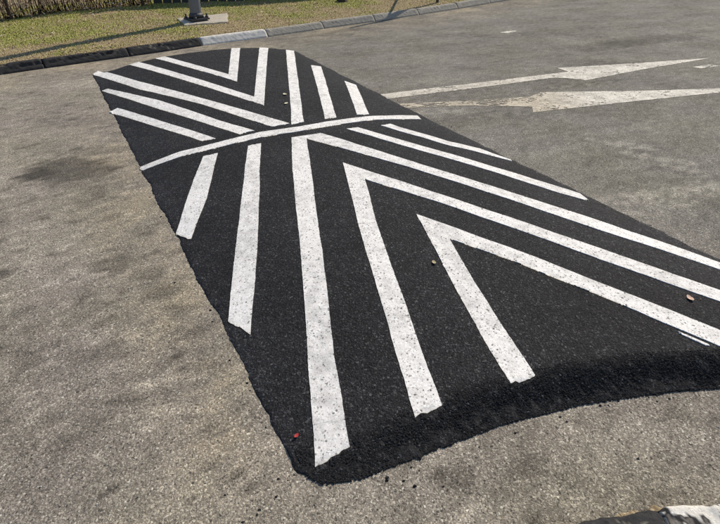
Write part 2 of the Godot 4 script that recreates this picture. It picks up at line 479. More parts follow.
func build_arrows() -> void:
	var a := part(self, "road_arrow", flat_polygon([Vector2(0.2, -6.04), Vector2(1.2, -6.42), Vector2(2.44, -6.9), Vector2(2.37, -7.09), Vector2(3.35, -7.27), Vector2(4.4, -7.49), Vector2(3.3, -6.94), Vector2(2.5, -6.49), Vector2(2.33, -6.6), Vector2(2.2, -6.63), Vector2(1.2, -6.22), Vector2(0.28, -5.87)], 0.016, 0.003, -0.6, 0.006, 3.0), mats.worn)
	tag(a, "faded white arrow with a straight shaft, farther from the viewer", "road marking", "painted lane arrows")
	var b := part(self, "road_arrow", flat_polygon([Vector2(0.38, -5.7), Vector2(1.1, -5.76), Vector2(1.72, -5.86), Vector2(1.88, -6.03), Vector2(2.8, -6.03), Vector2(4.3, -6.1), Vector2(3.3, -5.82), Vector2(2.4, -5.57), Vector2(1.62, -5.34), Vector2(1.66, -5.52), Vector2(1.1, -5.6), Vector2(0.45, -5.56)], 0.013, 0.003, -2.0, 0.006, 30.0), mats.worn)
	tag(b, "worn white arrow with a patchy broken tail, nearer the viewer", "road marking", "painted lane arrows")
	var c := part(self, "paint_remnant", flat_polygon([Vector2(3.93, -7.02), Vector2(4.2, -7.15), Vector2(4.28, -7.06), Vector2(4.0, -6.95)], 0.02, 0.003, -0.5, 0.006, 8.0), mats.worn)
	tag(c, "small white paint remnant below the tip of the farther arrow", "road marking")
	var d := part(self, "paint_remnant", flat_polygon([Vector2(2.2, -9.5), Vector2(2.42, -9.68), Vector2(2.5, -9.6), Vector2(2.3, -9.42)], 0.02, 0.003, -0.3, 0.006, 15.0), mats.worn)
	tag(d, "short white paint dash on the road near the far kerb", "road marking")


# ---------------------------------------------------------------- speed hump
func build_hump() -> void:
	var hump := thing("speed_hump", "black asphalt speed hump painted with white nested chevron stripes", "speed hump")
	var ns := 137
	var nv := 360
	var pos := PackedVector3Array()
	var col := PackedColorArray()
	for j in nv:
		for i in ns:
			# the outermost ring drops below the road: the cut edge of the layer
			var ii: int = clampi(i - 1, 0, ns - 3)
			var jj: int = clampi(j - 1, 0, nv - 3)
			var a: float = float(ii) / (ns - 3) * 2.0 - 1.0
			var b: float = float(jj) / (nv - 3)
			var v: float = 0.0
			var s: float = a * HUMP_HALF
			for turn in 2:
				v = lerpf(along(NEAR_EDGE, s), along(FAR_EDGE, s), b)
				s = a * half_width(a, v)
			var rim: bool = i == 0 or j == 0 or i == ns - 1 or j == nv - 1
			# ragged outline
			var ragged: float = 0.016 * n_edge.get_noise_2d(v * 4.0, 3.0 * signf(a)) + 0.006 * n_edge.get_noise_2d(v * 70.0, 9.0 * signf(a)) + 0.008 * n_edge.get_noise_2d(v * 18.0, 29.0 * signf(a))
			var out_s: float = s + (0.006 * signf(a) if i == 0 or i == ns - 1 else 0.0) + ragged * smoothstep(0.93, 1.0, absf(a)) * signf(a)
			var ragged_v: float = 0.02 * n_edge.get_noise_2d(s * 5.0, 50.0) + 0.02 * n_edge.get_noise_2d(s * 60.0, 80.0)
			var out_v: float = v + ragged_v * (1.0 - smoothstep(0.0, 0.009, b)) + ragged_v * smoothstep(0.97, 1.0, b)
			var p := on_hump(s, v)
			var flatp: Vector2 = ORIGIN + AXIS_S * out_s + AXIS_V * out_v
			# open, coarse mix on the hand-laid ramp at the near end
			var ramp: float = 1.0 - smoothstep(0.1, 0.15, v - along(NEAR_EDGE, s))
			var lump: float = ramp * (0.0025 * n_fine.get_noise_2d(s * 1.5, v * 1.5) + 0.006 * n_edge.get_noise_2d(s * 70.0, v * 70.0))
			lump += 0.0012 * n_edge.get_noise_2d(s * 40.0, v * 40.0) * (1.0 - ramp) * (1.0 if v < -0.6 else 0.5)
			pos.append(Vector3(flatp.x, -0.004 if rim else maxf(0.004, p.y + lump), flatp.y))
			var dusty: float = clampf(0.5 + 0.9 * n_mid.get_noise_2d(s * 0.5, v * 0.5) + 0.5 * n_fine.get_noise_2d(s, v), 0.0, 1.0)
			var edge_dust: float = smoothstep(0.9, 1.0, absf(a)) * clampf(0.3 + 1.5 * n_fine.get_noise_2d(s * 1.5, v * 1.5), 0.0, 1.0)
			var t: float = 0.42 + 0.22 * dusty + 0.3 * edge_dust
			col.append(Color(t, t * 0.995, t * 0.99))
	var layer := part(hump, "asphalt_layer", smooth_grid(pos, col, ns, nv, true), mats.fresh)
	layer.set_meta("label", "fresh black asphalt layer with a coarse ragged near end")
	for k in STRIPES.size():
		part(hump, "stripe", stripe_mesh(STRIPES[k][0], STRIPES[k][1], k), mats.paint)
	# coarse stones standing out of the fresh mix, thickest on the near ramp
	var at := []
	var colors := PackedColorArray()
	while at.size() < 46000:
		var s := rng.randf_range(-1.23, 1.24)
		var v := rng.randf_range(-3.7, -0.4)
		if at.size() < 26000:
			v = along(NEAR_EDGE, s) + rng.randf_range(-0.012, 0.17)
		var into: float = v - along(NEAR_EDGE, s)
		if into < -0.012:
			continue
		var keep: float = 1.0 if into < 0.13 else (0.45 if into < 0.2 else 0.2 * clampf((0.4 - v) / 3.0, 0.2, 1.0))
		if rng.randf() > keep or under_paint(s, v):
			continue
		var size: float = rng.randf_range(0.0014, 0.0042) + 0.003 * pow(rng.randf(), 8.0) if into < 0.15 else rng.randf_range(0.001, 0.0024)
		var b := Basis.from_euler(Vector3(rng.randf() * 6.0, rng.randf() * 6.0, rng.randf() * 6.0)).scaled(Vector3(size, size * 0.8, size))
		at.append(Transform3D(b, on_hump(s, v, size * -0.1)))
		var t: float = rng.randf_range(0.012, 0.03) if rng.randf() > 0.05 else rng.randf_range(0.04, 0.1)
		colors.append(Color(t, t, t * 1.03))
	var o := scatter(hump, "loose_aggregate", rock(4), mats.crumb, at, colors)
	o.set_meta("label", "coarse black asphalt grains on the ramp")


var stripe_cells := {}


func under_paint(s: float, v: float) -> bool:
	return stripe_cells.has(Vector2i(int(floor(s / 0.02)), int(floor(v / 0.02))))


func stripe_mesh(ea: Array, eb: Array, seed_value: int) -> ArrayMesh:
	# A coat of paint draped over the hump, with uneven edges and frayed ends.
	var rows := []
	for k in ea.size() - 1:
		var n: int = maxi(1, int(ceil(maxf((ea[k + 1] - ea[k]).length(), (eb[k + 1] - eb[k]).length()) / 0.02)))
		for i in n + (1 if k == ea.size() - 2 else 0):
			var t: float = float(i) / n
			rows.append([ea[k].lerp(ea[k + 1], t), eb[k].lerp(eb[k + 1], t)])
	var across := 10
	var nx := across + 2
	var pos := PackedVector3Array()
	var nor := PackedVector3Array()
	var col := PackedColorArray()
	for j in rows.size() + 2:
		var jj: int = clampi(j - 1, 0, rows.size() - 1)
		var pa: Vector2 = rows[jj][0]
		var pb: Vector2 = rows[jj][1]
		var side: Vector2 = (pb - pa).normalized()
		var ja: float = 0.004 * n_edge.get_noise_2d(jj * 0.12, seed_value * 17.0) + 0.0018 * n_edge.get_noise_2d(jj * 4.3, seed_value * 5.0)
		var jb: float = 0.004 * n_edge.get_noise_2d(jj * 0.12 + 300.0, seed_value * 13.0) + 0.0018 * n_edge.get_noise_2d(jj * 4.3 + 90.0, seed_value * 7.0)
		pa += side * ja
		pb += side * jb
		var end_dir := Vector2.ZERO
		if jj == 0:
			end_dir = (rows[0][0] - rows[1][0]).normalized()
		elif jj == rows.size() - 1:
			end_dir = (rows[jj][0] - rows[jj - 1][0]).normalized()
		for i in nx:
			var ii: int = clampi(i - 1, 0, across - 1)
			var q: Vector2 = pa.lerp(pb, float(ii) / (across - 1))
			q += end_dir * (0.008 * n_edge.get_noise_2d(ii * 4.7 + jj, seed_value * 11.0) + 0.012 * n_edge.get_noise_2d(ii * 0.35 + jj, seed_value * 3.0) - (0.006 if jj < 2 else 0.0))
			var skirt: bool = i == 0 or i == nx - 1 or j == 0 or j == rows.size() + 1
			pos.append(on_hump(q.x, q.y, -0.008 if skirt else 0.004))
			nor.append(hump_normal(q.x, q.y))
			stripe_cells[Vector2i(int(floor(q.x / 0.02)), int(floor(q.y / 0.02)))] = true
			var grime: float = clampf(0.25 + 1.3 * n_fine.get_noise_2d(q.x * 1.4 + 5.0, q.y * 1.4) + 0.8 * n_mid.get_noise_2d(q.x * 0.8, q.y * 0.8 + 7.0), 0.0, 1.0)
			var t: float = 0.95 - 0.24 * grime
			col.append(Color(t, t * 0.99, t * 0.965))
	var c: int = nx * 2 + 3
	return grid_mesh(pos, nor, col, nx, rows.size() + 2, (pos[c + nx] - pos[c]).cross(pos[c + 1] - pos[c]).y < 0.0)


# ---------------------------------------------------------------- kerbs
func kerb_stone(parent: Node, a: Vector2, b: Vector2, back: Vector2, top: float, wide: float, kind: int, chip: float, seed_value: float, batter: float, fine := 0.018) -> void:
	# One stone: rounded profile from the road up, over the top and down the back, closed at both ends.
	var out := [Vector2(0.0, -0.06), Vector2(0.0, 0.012), Vector2(batter * 0.42, top * 0.42), Vector2(batter * 0.8, top - 0.026), Vector2(batter, top - 0.011), Vector2(batter + 0.014, top - 0.002), Vector2(wide * 0.6, top), Vector2(wide * 0.8, top), Vector2(wide - 0.012, top - 0.003), Vector2(wide, top - 0.015), Vector2(wide, -0.06)]
	var prof := [out[0]]
	for k in out.size() - 1:
		var n: int = maxi(1, int(out[k].distance_to(out[k + 1]) / fine))
		for i in n:
			prof.append(out[k].lerp(out[k + 1], float(i + 1) / n))
	var length := a.distance_to(b)
	var nx: int = maxi(8, int(length / fine))
	var ny := prof.size()
	var pos := PackedVector3Array()
	var col := PackedColorArray()
	var mid := Vector3((a.x + b.x) * 0.5, 0.0, (a.y + b.y) * 0.5)
	for j in ny:
		for i in nx + 2:
			var t: float = clampf(float(i - 1) / (nx - 1), 0.0, 1.0)
			var capped: bool = i == 0 or i == nx + 1
			var pr: Vector2 = prof[j] if not capped else Vector2(wide * 0.5, top * 0.45)
			var e: Vector2 = a.lerp(b, t) + back * pr.x
			var rough: float = n_fine.get_noise_2d(e.x * 2.0 + seed_value, e.y * 2.0 + pr.y * 20.0)
			var big: float = n_mid.get_noise_2d(e.x * 1.6 + seed_value, e.y * 1.6 + pr.y * 8.0)
			var worn: float = 0.004 * rough + chip * maxf(0.0, big + 0.3 * rough) * smoothstep(0.3, 0.9, pr.y / top)
			var near_end: float = minf(t, 1.0 - t) * length
			worn += 0.012 * (1.0 - smoothstep(0.0, 0.03, near_end)) * smoothstep(0.5, 1.0, pr.y / top)
			pos.append(Vector3(e.x + back.x * worn, pr.y - worn * 0.7 * smoothstep(0.0, 0.05, pr.y), e.y + back.y * worn) - mid)
			var c := Color(0.5, 0.485, 0.45)
			var k: float = 0.5 + 0.5 * rough + 0.35 * big
			if kind == 1:
				c = Color(0.06, 0.061, 0.066) if k < 0.86 else Color(0.22, 0.21, 0.19)
			elif kind == 2:
				c = Color(0.98, 0.98, 0.98) if k < 1.05 else Color(0.5, 0.48, 0.45)
			elif kind == 3:
				var bare: float = 1.1 * n_mid.get_noise_2d(e.x * 5.0 + 3.0, e.y * 5.0 + 9.0) + 0.35 * n_fine.get_noise_2d(e.x * 6.0, e.y * 6.0)
				c = Color(0.98, 0.98, 0.97) if bare < 0.2 else (Color(0.05, 0.05, 0.055) if bare < 0.5 else Color(0.3, 0.28, 0.26))
			var w: float = 0.9 + 0.2 * rough
			col.append(Color(minf(1.0, c.r * w), minf(1.0, c.g * w), minf(1.0, c.b * w)))
	var names := ["grey_kerb_stone", "black_kerb_stone", "white_kerb_stone", "chipped_white_kerb_stone"]
	part(parent, names[kind], smooth_grid(pos, col, nx + 2, ny), mats.concrete, mid)


func build_far_kerb() -> void:
	var kerb := thing("kerb", "long far kerb of grey stones with black and white painted ones", "kerb")
	var t0: float = Vector2(-3.03, -8.16).dot(KERB_T)
	var step := 1.06
	for k in range(-3, 12):
		var a: float = t0 + k * step
		var kind := 0
		var chip := 0.012
		if k < 1:
			kind = 1
			chip = [0.05, 0.06, 0.05, 0.035][clampi(k + 3, 0, 3)]
		elif k == 1:
			kind = 2
			chip = 0.006
		kerb_stone(kerb, kerb_point(a + 0.006, 0.0), kerb_point(a + step - 0.006, 0.0), KERB_D, 0.105 + 0.004 * sin(k * 2.3), 0.13, kind, chip, k * 7.3, 0.052)


const NEAR_KERB := [Vector2(-5.0, 0.1), Vector2(-1.5, -0.6), Vector2(0.0, -0.93), Vector2(0.68, -1.066), Vector2(0.865, -1.118), Vector2(1.3, -1.132), Vector2(2.2, -1.135), Vector2(7.0, -0.9)]


func build_near_kerb() -> void:
	var kerb := thing("kerb", "near kerb painted black then white, paint chipped, in the bottom corner", "kerb")
	var cuts := [-2.3, -1.3, -0.2, 0.865, 1.9, 2.9, 3.9]
	for k in cuts.size() - 1:
		# long stones are laid in short straight pieces only where the kerb bends
		var a := Vector2(cuts[k] + 0.005, along(NEAR_KERB, cuts[k] + 0.005))
		var b := Vector2(cuts[k + 1] - 0.005, along(NEAR_KERB, cuts[k + 1] - 0.005))
		if k == 2:
			a = Vector2(-0.195, -0.905)
		var dir := (b - a).normalized()
		kerb_stone(kerb, b, a, Vector2(-dir.y, dir.x), 0.1, 0.15, [1, 3, 1, 3, 1, 3][k], 0.016, 60.0 + k * 5.1, 0.008, 0.007)
	# pavement the viewer stands on
	var st := SurfaceTool.new()
	st.begin(Mesh.PRIMITIVE_TRIANGLES)
	for k in cuts.size() - 1:
		var a := Vector3(cuts[k], 0.088, along(NEAR_KERB, cuts[k]) + 0.14)
		var b := Vector3(cuts[k + 1], 0.088, along(NEAR_KERB, cuts[k + 1]) + 0.14)
		for v in [a, b, Vector3(b.x, 0.088, 6.0), a, Vector3(b.x, 0.088, 6.0), Vector3(a.x, 0.088, 6.0)]:
			st.set_color(Color(0.5, 0.485, 0.45))
			st.set_normal(Vector3.UP)
			st.add_vertex(v)
	structure("pavement", st.commit(), mats.concrete)
	# dirt washed up along the kerb
	var pos := PackedVector3Array()
	var col := PackedColorArray()
	var nx := 160
	var ny := 14
	for j in ny:
		for i in nx:
			var x: float = lerpf(-0.3, 2.2, float(i) / (nx - 1))
			var d: float = float(j) / (ny - 1)
			var wide: float = 0.075 + 0.04 * n_fine.get_noise_2d(x * 1.2, 4.0)
			var z: float = along(NEAR_KERB, x) + 0.01 - d * wide
			var y: float = 0.05 * pow(1.0 - d, 1.6) * (0.8 + 0.5 * n_fine.get_noise_2d(x * 2.0, z * 2.0)) - 0.006 * d
			pos.append(Vector3(x, road_y(x, z) + y, z))
			var t: float = 0.75 + 0.3 * n_fine.get_noise_2d(x * 2.0, z * 2.0)
			col.append(Color(t, t, t))
	var dirt := part(self, "gutter_dirt", smooth_grid(pos, col, nx, ny, true), mats.soil)
	tag(dirt, "brown dirt washed up along the near painted kerb", "dirt")
	dirt.set_meta("kind", "stuff")


# ---------------------------------------------------------------- verge
func green_here(x: float, z: float, d: float) -> float:
	var low: float = n_low.get_noise_2d(x * 1.3 + 20.0, z * 1.3)
	var mid: float = n_mid.get_noise_2d(x * 0.7, z * 0.7 + 30.0)
	return clampf(0.1 + 0.6 * ease01((d - 0.35) / 1.0) + 0.8 * low + 0.8 * mid, 0.0, 1.0)


func build_verge() -> void:
	var ts := spread(-1.6, 11.4, 0.06, -40.0, 50.0)
	var ds := spread(0.12, 3.0, 0.06, 0.12, 30.0)
	var pos := PackedVector3Array()
	var col := PackedColorArray()
	for d in ds:
		for t in ts:
			var p := kerb_point(t, d)
			pos.append(Vector3(p.x, verge_y(p.x, p.y), p.y))
			var k: float = 0.8 + 0.25 * n_fine.get_noise_2d(p.x, p.y)
			col.append(Color(k, k, k * 0.95))
	structure("verge_soil", smooth_grid(pos, col, ts.size(), ds.size(), true), mats.soil)
	# grass: short tufts of bent blades
	var st := SurfaceTool.new()
	st.begin(Mesh.PRIMITIVE_TRIANGLES)
	for k in 9:
		var a: float = rng.randf() * TAU
		var lean := rng.randf_range(0.3, 1.1)
		var h := rng.randf_range(0.55, 1.0)
		var o := Vector3(rng.randf_range(-0.5, 0.5), 0.0, rng.randf_range(-0.5, 0.5))
		var dir := Vector3(cos(a), 0, sin(a))
		var w := dir.cross(Vector3.UP) * 0.09
		var m := o + dir * lean * 0.35 * h + Vector3.UP * 0.6 * h
		var e := o + dir * lean * 0.95 * h + Vector3.UP * 0.85 * h
		var n := (dir * -0.5 + Vector3.UP).normalized()
		for v in [o - w, m - w * 0.8, o + w, o + w, m - w * 0.8, m + w * 0.8, m - w * 0.8, e, m + w * 0.8]:
			st.set_normal(n)
			st.add_vertex(v)
	var tuft := st.commit()
	var at := []
	var colors := PackedColorArray()
	while at.size() < 100000:
		var t := rng.randf_range(-1.6, 11.4)
		var d := 0.135 + 3.0 * rng.randf()
		var p := kerb_point(t, d)
		if p.x > 3.6 or on_pad(p):
			continue
		var g := green_here(p.x, p.y, d)
		if rng.randf() > 0.55 + 0.45 * g:
			continue
		var size := rng.randf_range(0.014, 0.028) * (0.8 + 0.5 * g)
		var b := Basis(Vector3.UP, rng.randf() * TAU).scaled(Vector3(size * 1.2, size, size * 1.2))
		at.append(Transform3D(b, Vector3(p.x, verge_y(p.x, p.y) - 0.003, p.y)))
		var c := Color(0.62, 0.52, 0.3).lerp(Color(0.42, 0.31, 0.17), rng.randf())
		if rng.randf() < 0.1 + 0.85 * g:
			c = Color(0.3, 0.33, 0.07).lerp(Color(0.5, 0.47, 0.15), rng.randf())
		var w := rng.randf_range(0.85, 1.25)
		colors.append(Color(c.r * w, c.g * w, c.b * w))
	var grass := scatter(self, "grass", tuft, mats.grass, at, colors)
	tag(grass, "short patchy grass, half green and half dry, behind the far kerb", "grass")
	# fallen leaves and twigs
	at = []
	colors = PackedColorArray()
	var leaf := SurfaceTool.new()
	leaf.begin(Mesh.PRIMITIVE_TRIANGLES)
	for v in [Vector3(-1, 0, 0), Vector3(0, 0.25, -0.5), Vector3(1, 0.3, 0), Vector3(-1, 0, 0), Vector3(1, 0.3, 0), Vector3(0, 0.15, 0.55)]:
		leaf.add_vertex(v)
	leaf.generate_normals()
	while at.size() < 2600:
		var t := rng.randf_range(-1.6, 11.0)
		var d := 0.14 + 2.3 * rng.randf()
		var p := kerb_point(t, d)
		if n_mid.get_noise_2d(p.x + 60.0, p.y) < -0.05 and rng.randf() < 0.8:
			continue
		var size := rng.randf_range(0.01, 0.024)
		var b := Basis.from_euler(Vector3(rng.randf_range(-0.5, 0.5), rng.randf() * TAU, rng.randf_range(-0.5, 0.5))).scaled(Vector3(size, size, size))
		at.append(Transform3D(b, Vector3(p.x, verge_y(p.x, p.y) + rng.randf_range(0.008, 0.022), p.y)))
		var w := rng.randf_range(0.6, 1.2)
		colors.append(Color(0.34 * w, 0.24 * w, 0.13 * w) if rng.randf() < 0.7 else Color(0.5 * w, 0.43 * w, 0.3 * w))
	var leaves := scatter(self, "fallen_leaves", leaf.commit(), mats.leaf, at, colors)
	tag(leaves, "dry brown leaves scattered through the grass verge", "leaves")


const PAD := [Vector2(-2.82, -9.92), Vector2(-2.12, -10.42), Vector2(-2.02, -9.84), Vector2(-2.6, -9.52)]


func on_pad(p: Vector2) -> bool:
	return Geometry2D.is_point_in_polygon(p, PackedVector2Array(PAD))


func build_lamp_post() -> void:
	# concrete footing slab
	var st := SurfaceTool.new()
	st.begin(Mesh.PRIMITIVE_TRIANGLES)
	st.set_smooth_group(-1)
	var c := Vector2.ZERO
	for p in PAD:
		c += p * 0.25
	var ring := []
	var n := 10
	for k in 4:
		for i in n:
			var e: Vector2 = PAD[k].lerp(PAD[(k + 1) % 4], float(i) / n)
			ring.append(e + (e - c).normalized() * 0.025 * n_edge.get_noise_2d(e.x * 20.0, e.y * 20.0))
	var base := Vector3(c.x, verge_y(c.x, c.y), c.y)
	for k in ring.size():
		var e: Vector2 = ring[k]
		var f: Vector2 = ring[(k + 1) % ring.size()]
		var p0 := Vector3(e.x, verge_y(e.x, e.y) + 0.022, e.y) - base
		var p1 := Vector3(f.x, verge_y(f.x, f.y) + 0.022, f.y) - base
		var q0 := p0.lerp(Vector3(0, 0.026, 0), 0.05) + Vector3(0, 0.006, 0)
		var q1 := p1.lerp(Vector3(0, 0.026, 0), 0.05) + Vector3(0, 0.006, 0)
		var d := Vector3(0, -0.12, 0)
		for v in [Vector3(0, 0.03, 0), q0, q1, q0, p0, q1, q1, p0, p1, p0, p0 + d, p1, p1, p0 + d, p1 + d]:
			var t: float = 0.62 + 0.12 * n_fine.get_noise_2d(v.x * 3.0, v.z * 3.0)
			st.set_color(Color(t, t * 0.94, t * 0.84))
			st.add_vertex(v)
	st.generate_normals()
	var slab := part(self, "concrete_slab", st.commit(), mats.concrete, base)
	tag(slab, "tan concrete footing slab under the grey lamp post in the grass", "slab")
	# post
	var foot := Vector3(-2.5, 0.0, -9.86)
	foot.y = verge_y(foot.x, foot.z) + 0.03
	var post := thing("lamp_post", "round grey steel lamp post bolted to a slab in the grass", "lamp post", foot)
	var plate := SurfaceTool.new()
	plate.begin(Mesh.PRIMITIVE_TRIANGLES)
	box_into(plate, Transform3D(Basis(Vector3.UP, 0.68), Vector3(0, 0.012, 0)), Vector3(0.3, 0.024, 0.3))
	part(post, "base_plate", plate.commit(), mats.dark_steel)
	part(post, "base_collar", tube([Vector3(0, 0.02, 0), Vector3(0, 0.07, 0), Vector3(0, 0.1, 0)], [0.115, 0.11, 0.092], 24), mats.dark_steel)
	part(post, "pole", tube([Vector3(0, 0.02, 0), Vector3(0, 2.0, 0), Vector3(0, 6.5, 0)], [0.088, 0.078, 0.05], 28), mats.steel)
	for k in 4:
		var a: float = 0.68 + PI / 4.0 + k * PI / 2.0
		var bolt := part(post, "anchor_bolt", tube([Vector3(0, 0, 0), Vector3(0, 0.075, 0)], [0.014, 0.014], 8), mats.dark_steel, Vector3(cos(a) * 0.16, 0.01, sin(a) * 0.16))
		part(bolt, "nut", tube([Vector3(0, 0.014, 0), Vector3(0, 0.04, 0)], [0.026, 0.026], 6), mats.dark_steel)
	part(post, "arm", tube([Vector3(0, 6.4, 0), Vector3(0.35, 6.75, 0.45), Vector3(0.85, 6.9, 1.1)], [0.045, 0.035, 0.03], 14), mats.steel)
	var head := SurfaceTool.new()
	head.begin(Mesh.PRIMITIVE_TRIANGLES)
	box_into(head, Transform3D(Basis(Vector3.UP, 0.66), Vector3(1.0, 6.92, 1.3)), Vector3(0.22, 0.1, 0.55))
	var lantern := part(post, "lamp_head", head.commit(), mats.steel)
	var lens := SurfaceTool.new()
	lens.begin(Mesh.PRIMITIVE_TRIANGLES)
	box_into(lens, Transform3D(Basis(Vector3.UP, 0.66), Vector3(1.02, 6.86, 1.33)), Vector3(0.17, 0.03, 0.38))
	part(lantern, "lens", lens.commit(), mats.lamp_glass)


func build_sign() -> void:
	# stands at the very top of the frame; its shadow crosses the kerb
	var foot := Vector3(1.56, 0.0, -12.12)
	foot.y = verge_y(foot.x, foot.z)
	var sign_post := thing("sign_post", "thin dark sign post right behind the far grey kerb", "sign post", foot)
	part(sign_post, "post", tube([Vector3(0, -0.05, 0), Vector3(0, 2.2, 0)], [0.028, 0.028], 12), mats.dark_steel)
	part(sign_post, "brace", tube([Vector3(-0.72, 0.0, -0.7), Vector3(-0.01, 1.32, -0.03)], [0.022, 0.022], 10), mats.dark_steel)
	var st := SurfaceTool.new()
	st.begin(Mesh.PRIMITIVE_TRIANGLES)
	box_into(st, Transform3D(Basis(Vector3.UP, 0.75), Vector3(0.02, 1.42, 0.035)), Vector3(0.42, 0.5, 0.012))
	part(sign_post, "plate", st.commit(), mats.sign_face)


func build_stump() -> void:
	var at := Vector3(-0.25, 0, -11.78)
	at.y = verge_y(at.x, at.z)
	var pos := PackedVector3Array()
	for j in 8:
		for i in 25:
			var a: float = TAU * i / 24.0
			var y: float = [-0.02, 0.02, 0.05, 0.09, 0.12, 0.125, 0.122, 0.12][j]
			var r: float = [0.12, 0.095, 0.08, 0.075, 0.07, 0.06, 0.03, 0.001][j]
			r *= 1.0 + 0.25 * n_edge.get_noise_2d(cos(a) * 12.0, sin(a) * 12.0 + j * 2.0)
			pos.append(Vector3(cos(a) * r, y, sin(a) * r))
	var stump := part(self, "tree_stump", smooth_grid(pos, PackedColorArray(), 25, 8), mats.bark, at)
	tag(stump, "small dark stump in the grass at the top edge", "stump")


func build_fences() -> void:
	# brushwood screen: crowded dry twigs, joined, with posts and rails of their own
	var line := [Vector2(-8.2, -7.0), Vector2(-5.34, -9.45), Vector2(-4.69, -10.1), Vector2(-4.08, -10.56), Vector2(-3.5, -10.92)]
	var mid := Vector3(-5.3, 0, -9.5)
	mid.y = verge_y(mid.x, mid.z)
	var fence := thing("brushwood_fence", "brown brushwood fence of dry upright twigs behind the grass", "fence", mid)
	var st := SurfaceTool.new()
	st.begin(Mesh.PRIMITIVE_TRIANGLES)
	for k in line.size() - 1:
		var a: Vector2 = line[k]
		var b: Vector2 = line[k + 1]
		var side := (b - a).normalized().orthogonal()
		var n := int(a.distance_to(b) / 0.007)
		for i in n:
			var p: Vector2 = a.lerp(b, (i + rng.randf()) / n) + side * rng.randf_range(-0.05, 0.05)
			var y: float = verge_y(p.x, p.y)
			var h := rng.randf_range(0.6, 0.85) if rng.randf() < 0.55 else rng.randf_range(0.12, 0.5)
			var r := rng.randf_range(0.002, 0.007)
			var lean := Vector3(rng.randf_range(-0.3, 0.2), 0, rng.randf_range(-0.2, 0.2)) * h
			var foot := Vector3(p.x, y - 0.02 + rng.randf_range(0.0, 0.05), p.y) - mid
			var t := rng.randf_range(0.5, 1.2)
			var c := Color(0.5 * t, 0.34 * t, 0.24 * t) if rng.randf() < 0.6 else Color(0.74 * t, 0.6 * t, 0.47 * t)
			var turn := rng.randf() * TAU
			for q in 3:
				var u := Vector3(cos(turn + q * TAU / 3.0), 0, sin(turn + q * TAU / 3.0))
				var w := Vector3(cos(turn + (q + 1) * TAU / 3.0), 0, sin(turn + (q + 1) * TAU / 3.0))
				var top := foot + lean + Vector3(0, h, 0)
				st.set_color(c)
				for v in [foot + u * r, top + u * r * 0.5, foot + w * r, foot + w * r, top + u * r * 0.5, top + w * r * 0.5]:
					st.set_normal((u + w).normalized())
					st.set_color(c)
					st.add_vertex(v)
		# dry leaves still hanging in the brushwood
		for i in int(a.distance_to(b) * 900.0):
			var p: Vector2 = a.lerp(b, rng.randf()) + side * rng.randf_range(-0.09, 0.09)
			var o := Vector3(p.x, verge_y(p.x, p.y) + 0.01 + 0.75 * pow(rng.randf(), 1.3), p.y) - mid
			var e := Basis.from_euler(Vector3(rng.randf() * TAU, rng.randf() * TAU, rng.randf() * TAU))
			var r := rng.randf_range(0.008, 0.022)
			var t := rng.randf_range(0.6, 1.15)
			var c := Color(0.5 * t, 0.34 * t, 0.22 * t) if rng.randf() < 0.65 else Color(0.72 * t, 0.58 * t, 0.45 * t)
			for v in [Vector3(-1.6, 0, 0), Vector3(0, 0.2, -0.6), Vector3(1.6, 0, 0), Vector3(-1.6, 0, 0), Vector3(1.6, 0, 0), Vector3(0, 0.2, 0.6)]:
				st.set_normal(e.y)
				st.set_color(c)
				st.add_vertex(o + e * (v * r))
	var twigs := part(fence, "twig_screen", st.commit(), mats.fence)
	twigs.set_meta("kind", "stuff")
	for p in [Vector2(-7.0, -8.0), Vector2(-5.21, -9.56), Vector2(-3.62, -10.84)]:
		var y: float = verge_y(p.x, p.y)
		part(fence, "post", tube([Vector3(p.x + 0.02, y - 0.05, p.y + 0.07) - mid, Vector3(p.x - 0.05, y + 0.95, p.y + 0.07) - mid], [0.022, 0.02], 10), mats.bark)
	# dark board fence
	var run := [Vector2(-3.48, -10.95), Vector2(-2.9, -11.19), Vector2(-1.57, -11.7), Vector2(0.6, -12.9)]
	var boards := thing("board_fence", "dark board fence standing behind the lamp post", "fence", Vector3(-3.48, verge_y(-3.48, -10.95), -10.95))
	var at0: Vector3 = boards.position
	for k in run.size() - 1:
		var a: Vector2 = run[k]
		var b: Vector2 = run[k + 1]
		var n := int(round(a.distance_to(b) / 0.15))
		var dir := (b - a).normalized()
		for i in n:
			var p: Vector2 = a.lerp(b, (i + 0.5) / n)
			var bs := SurfaceTool.new()
			bs.begin(Mesh.PRIMITIVE_TRIANGLES)
			box_into(bs, Transform3D(Basis(Vector3.UP, -dir.angle()), Vector3.ZERO), Vector3(0.142, 0.8 + rng.randf_range(-0.02, 0.02), 0.02))
			part(boards, "board", bs.commit(), mats.dark_board, Vector3(p.x, verge_y(p.x, p.y) + 0.39, p.y) - at0)
		var mid_p := (a + b) * 0.5
		var rail := SurfaceTool.new()
		rail.begin(Mesh.PRIMITIVE_TRIANGLES)
		var back := dir.orthogonal() * -0.03
		if back.y > 0.0:
			back = -back
		box_into(rail, Transform3D(Basis(Vector3.UP, -dir.angle()), Vector3.ZERO), Vector3(a.distance_to(b), 0.08, 0.036))
		part(boards, "rail", rail.commit(), mats.dark_board, Vector3(mid_p.x + back.x, verge_y(mid_p.x, mid_p.y) + 0.6, mid_p.y + back.y) - at0)


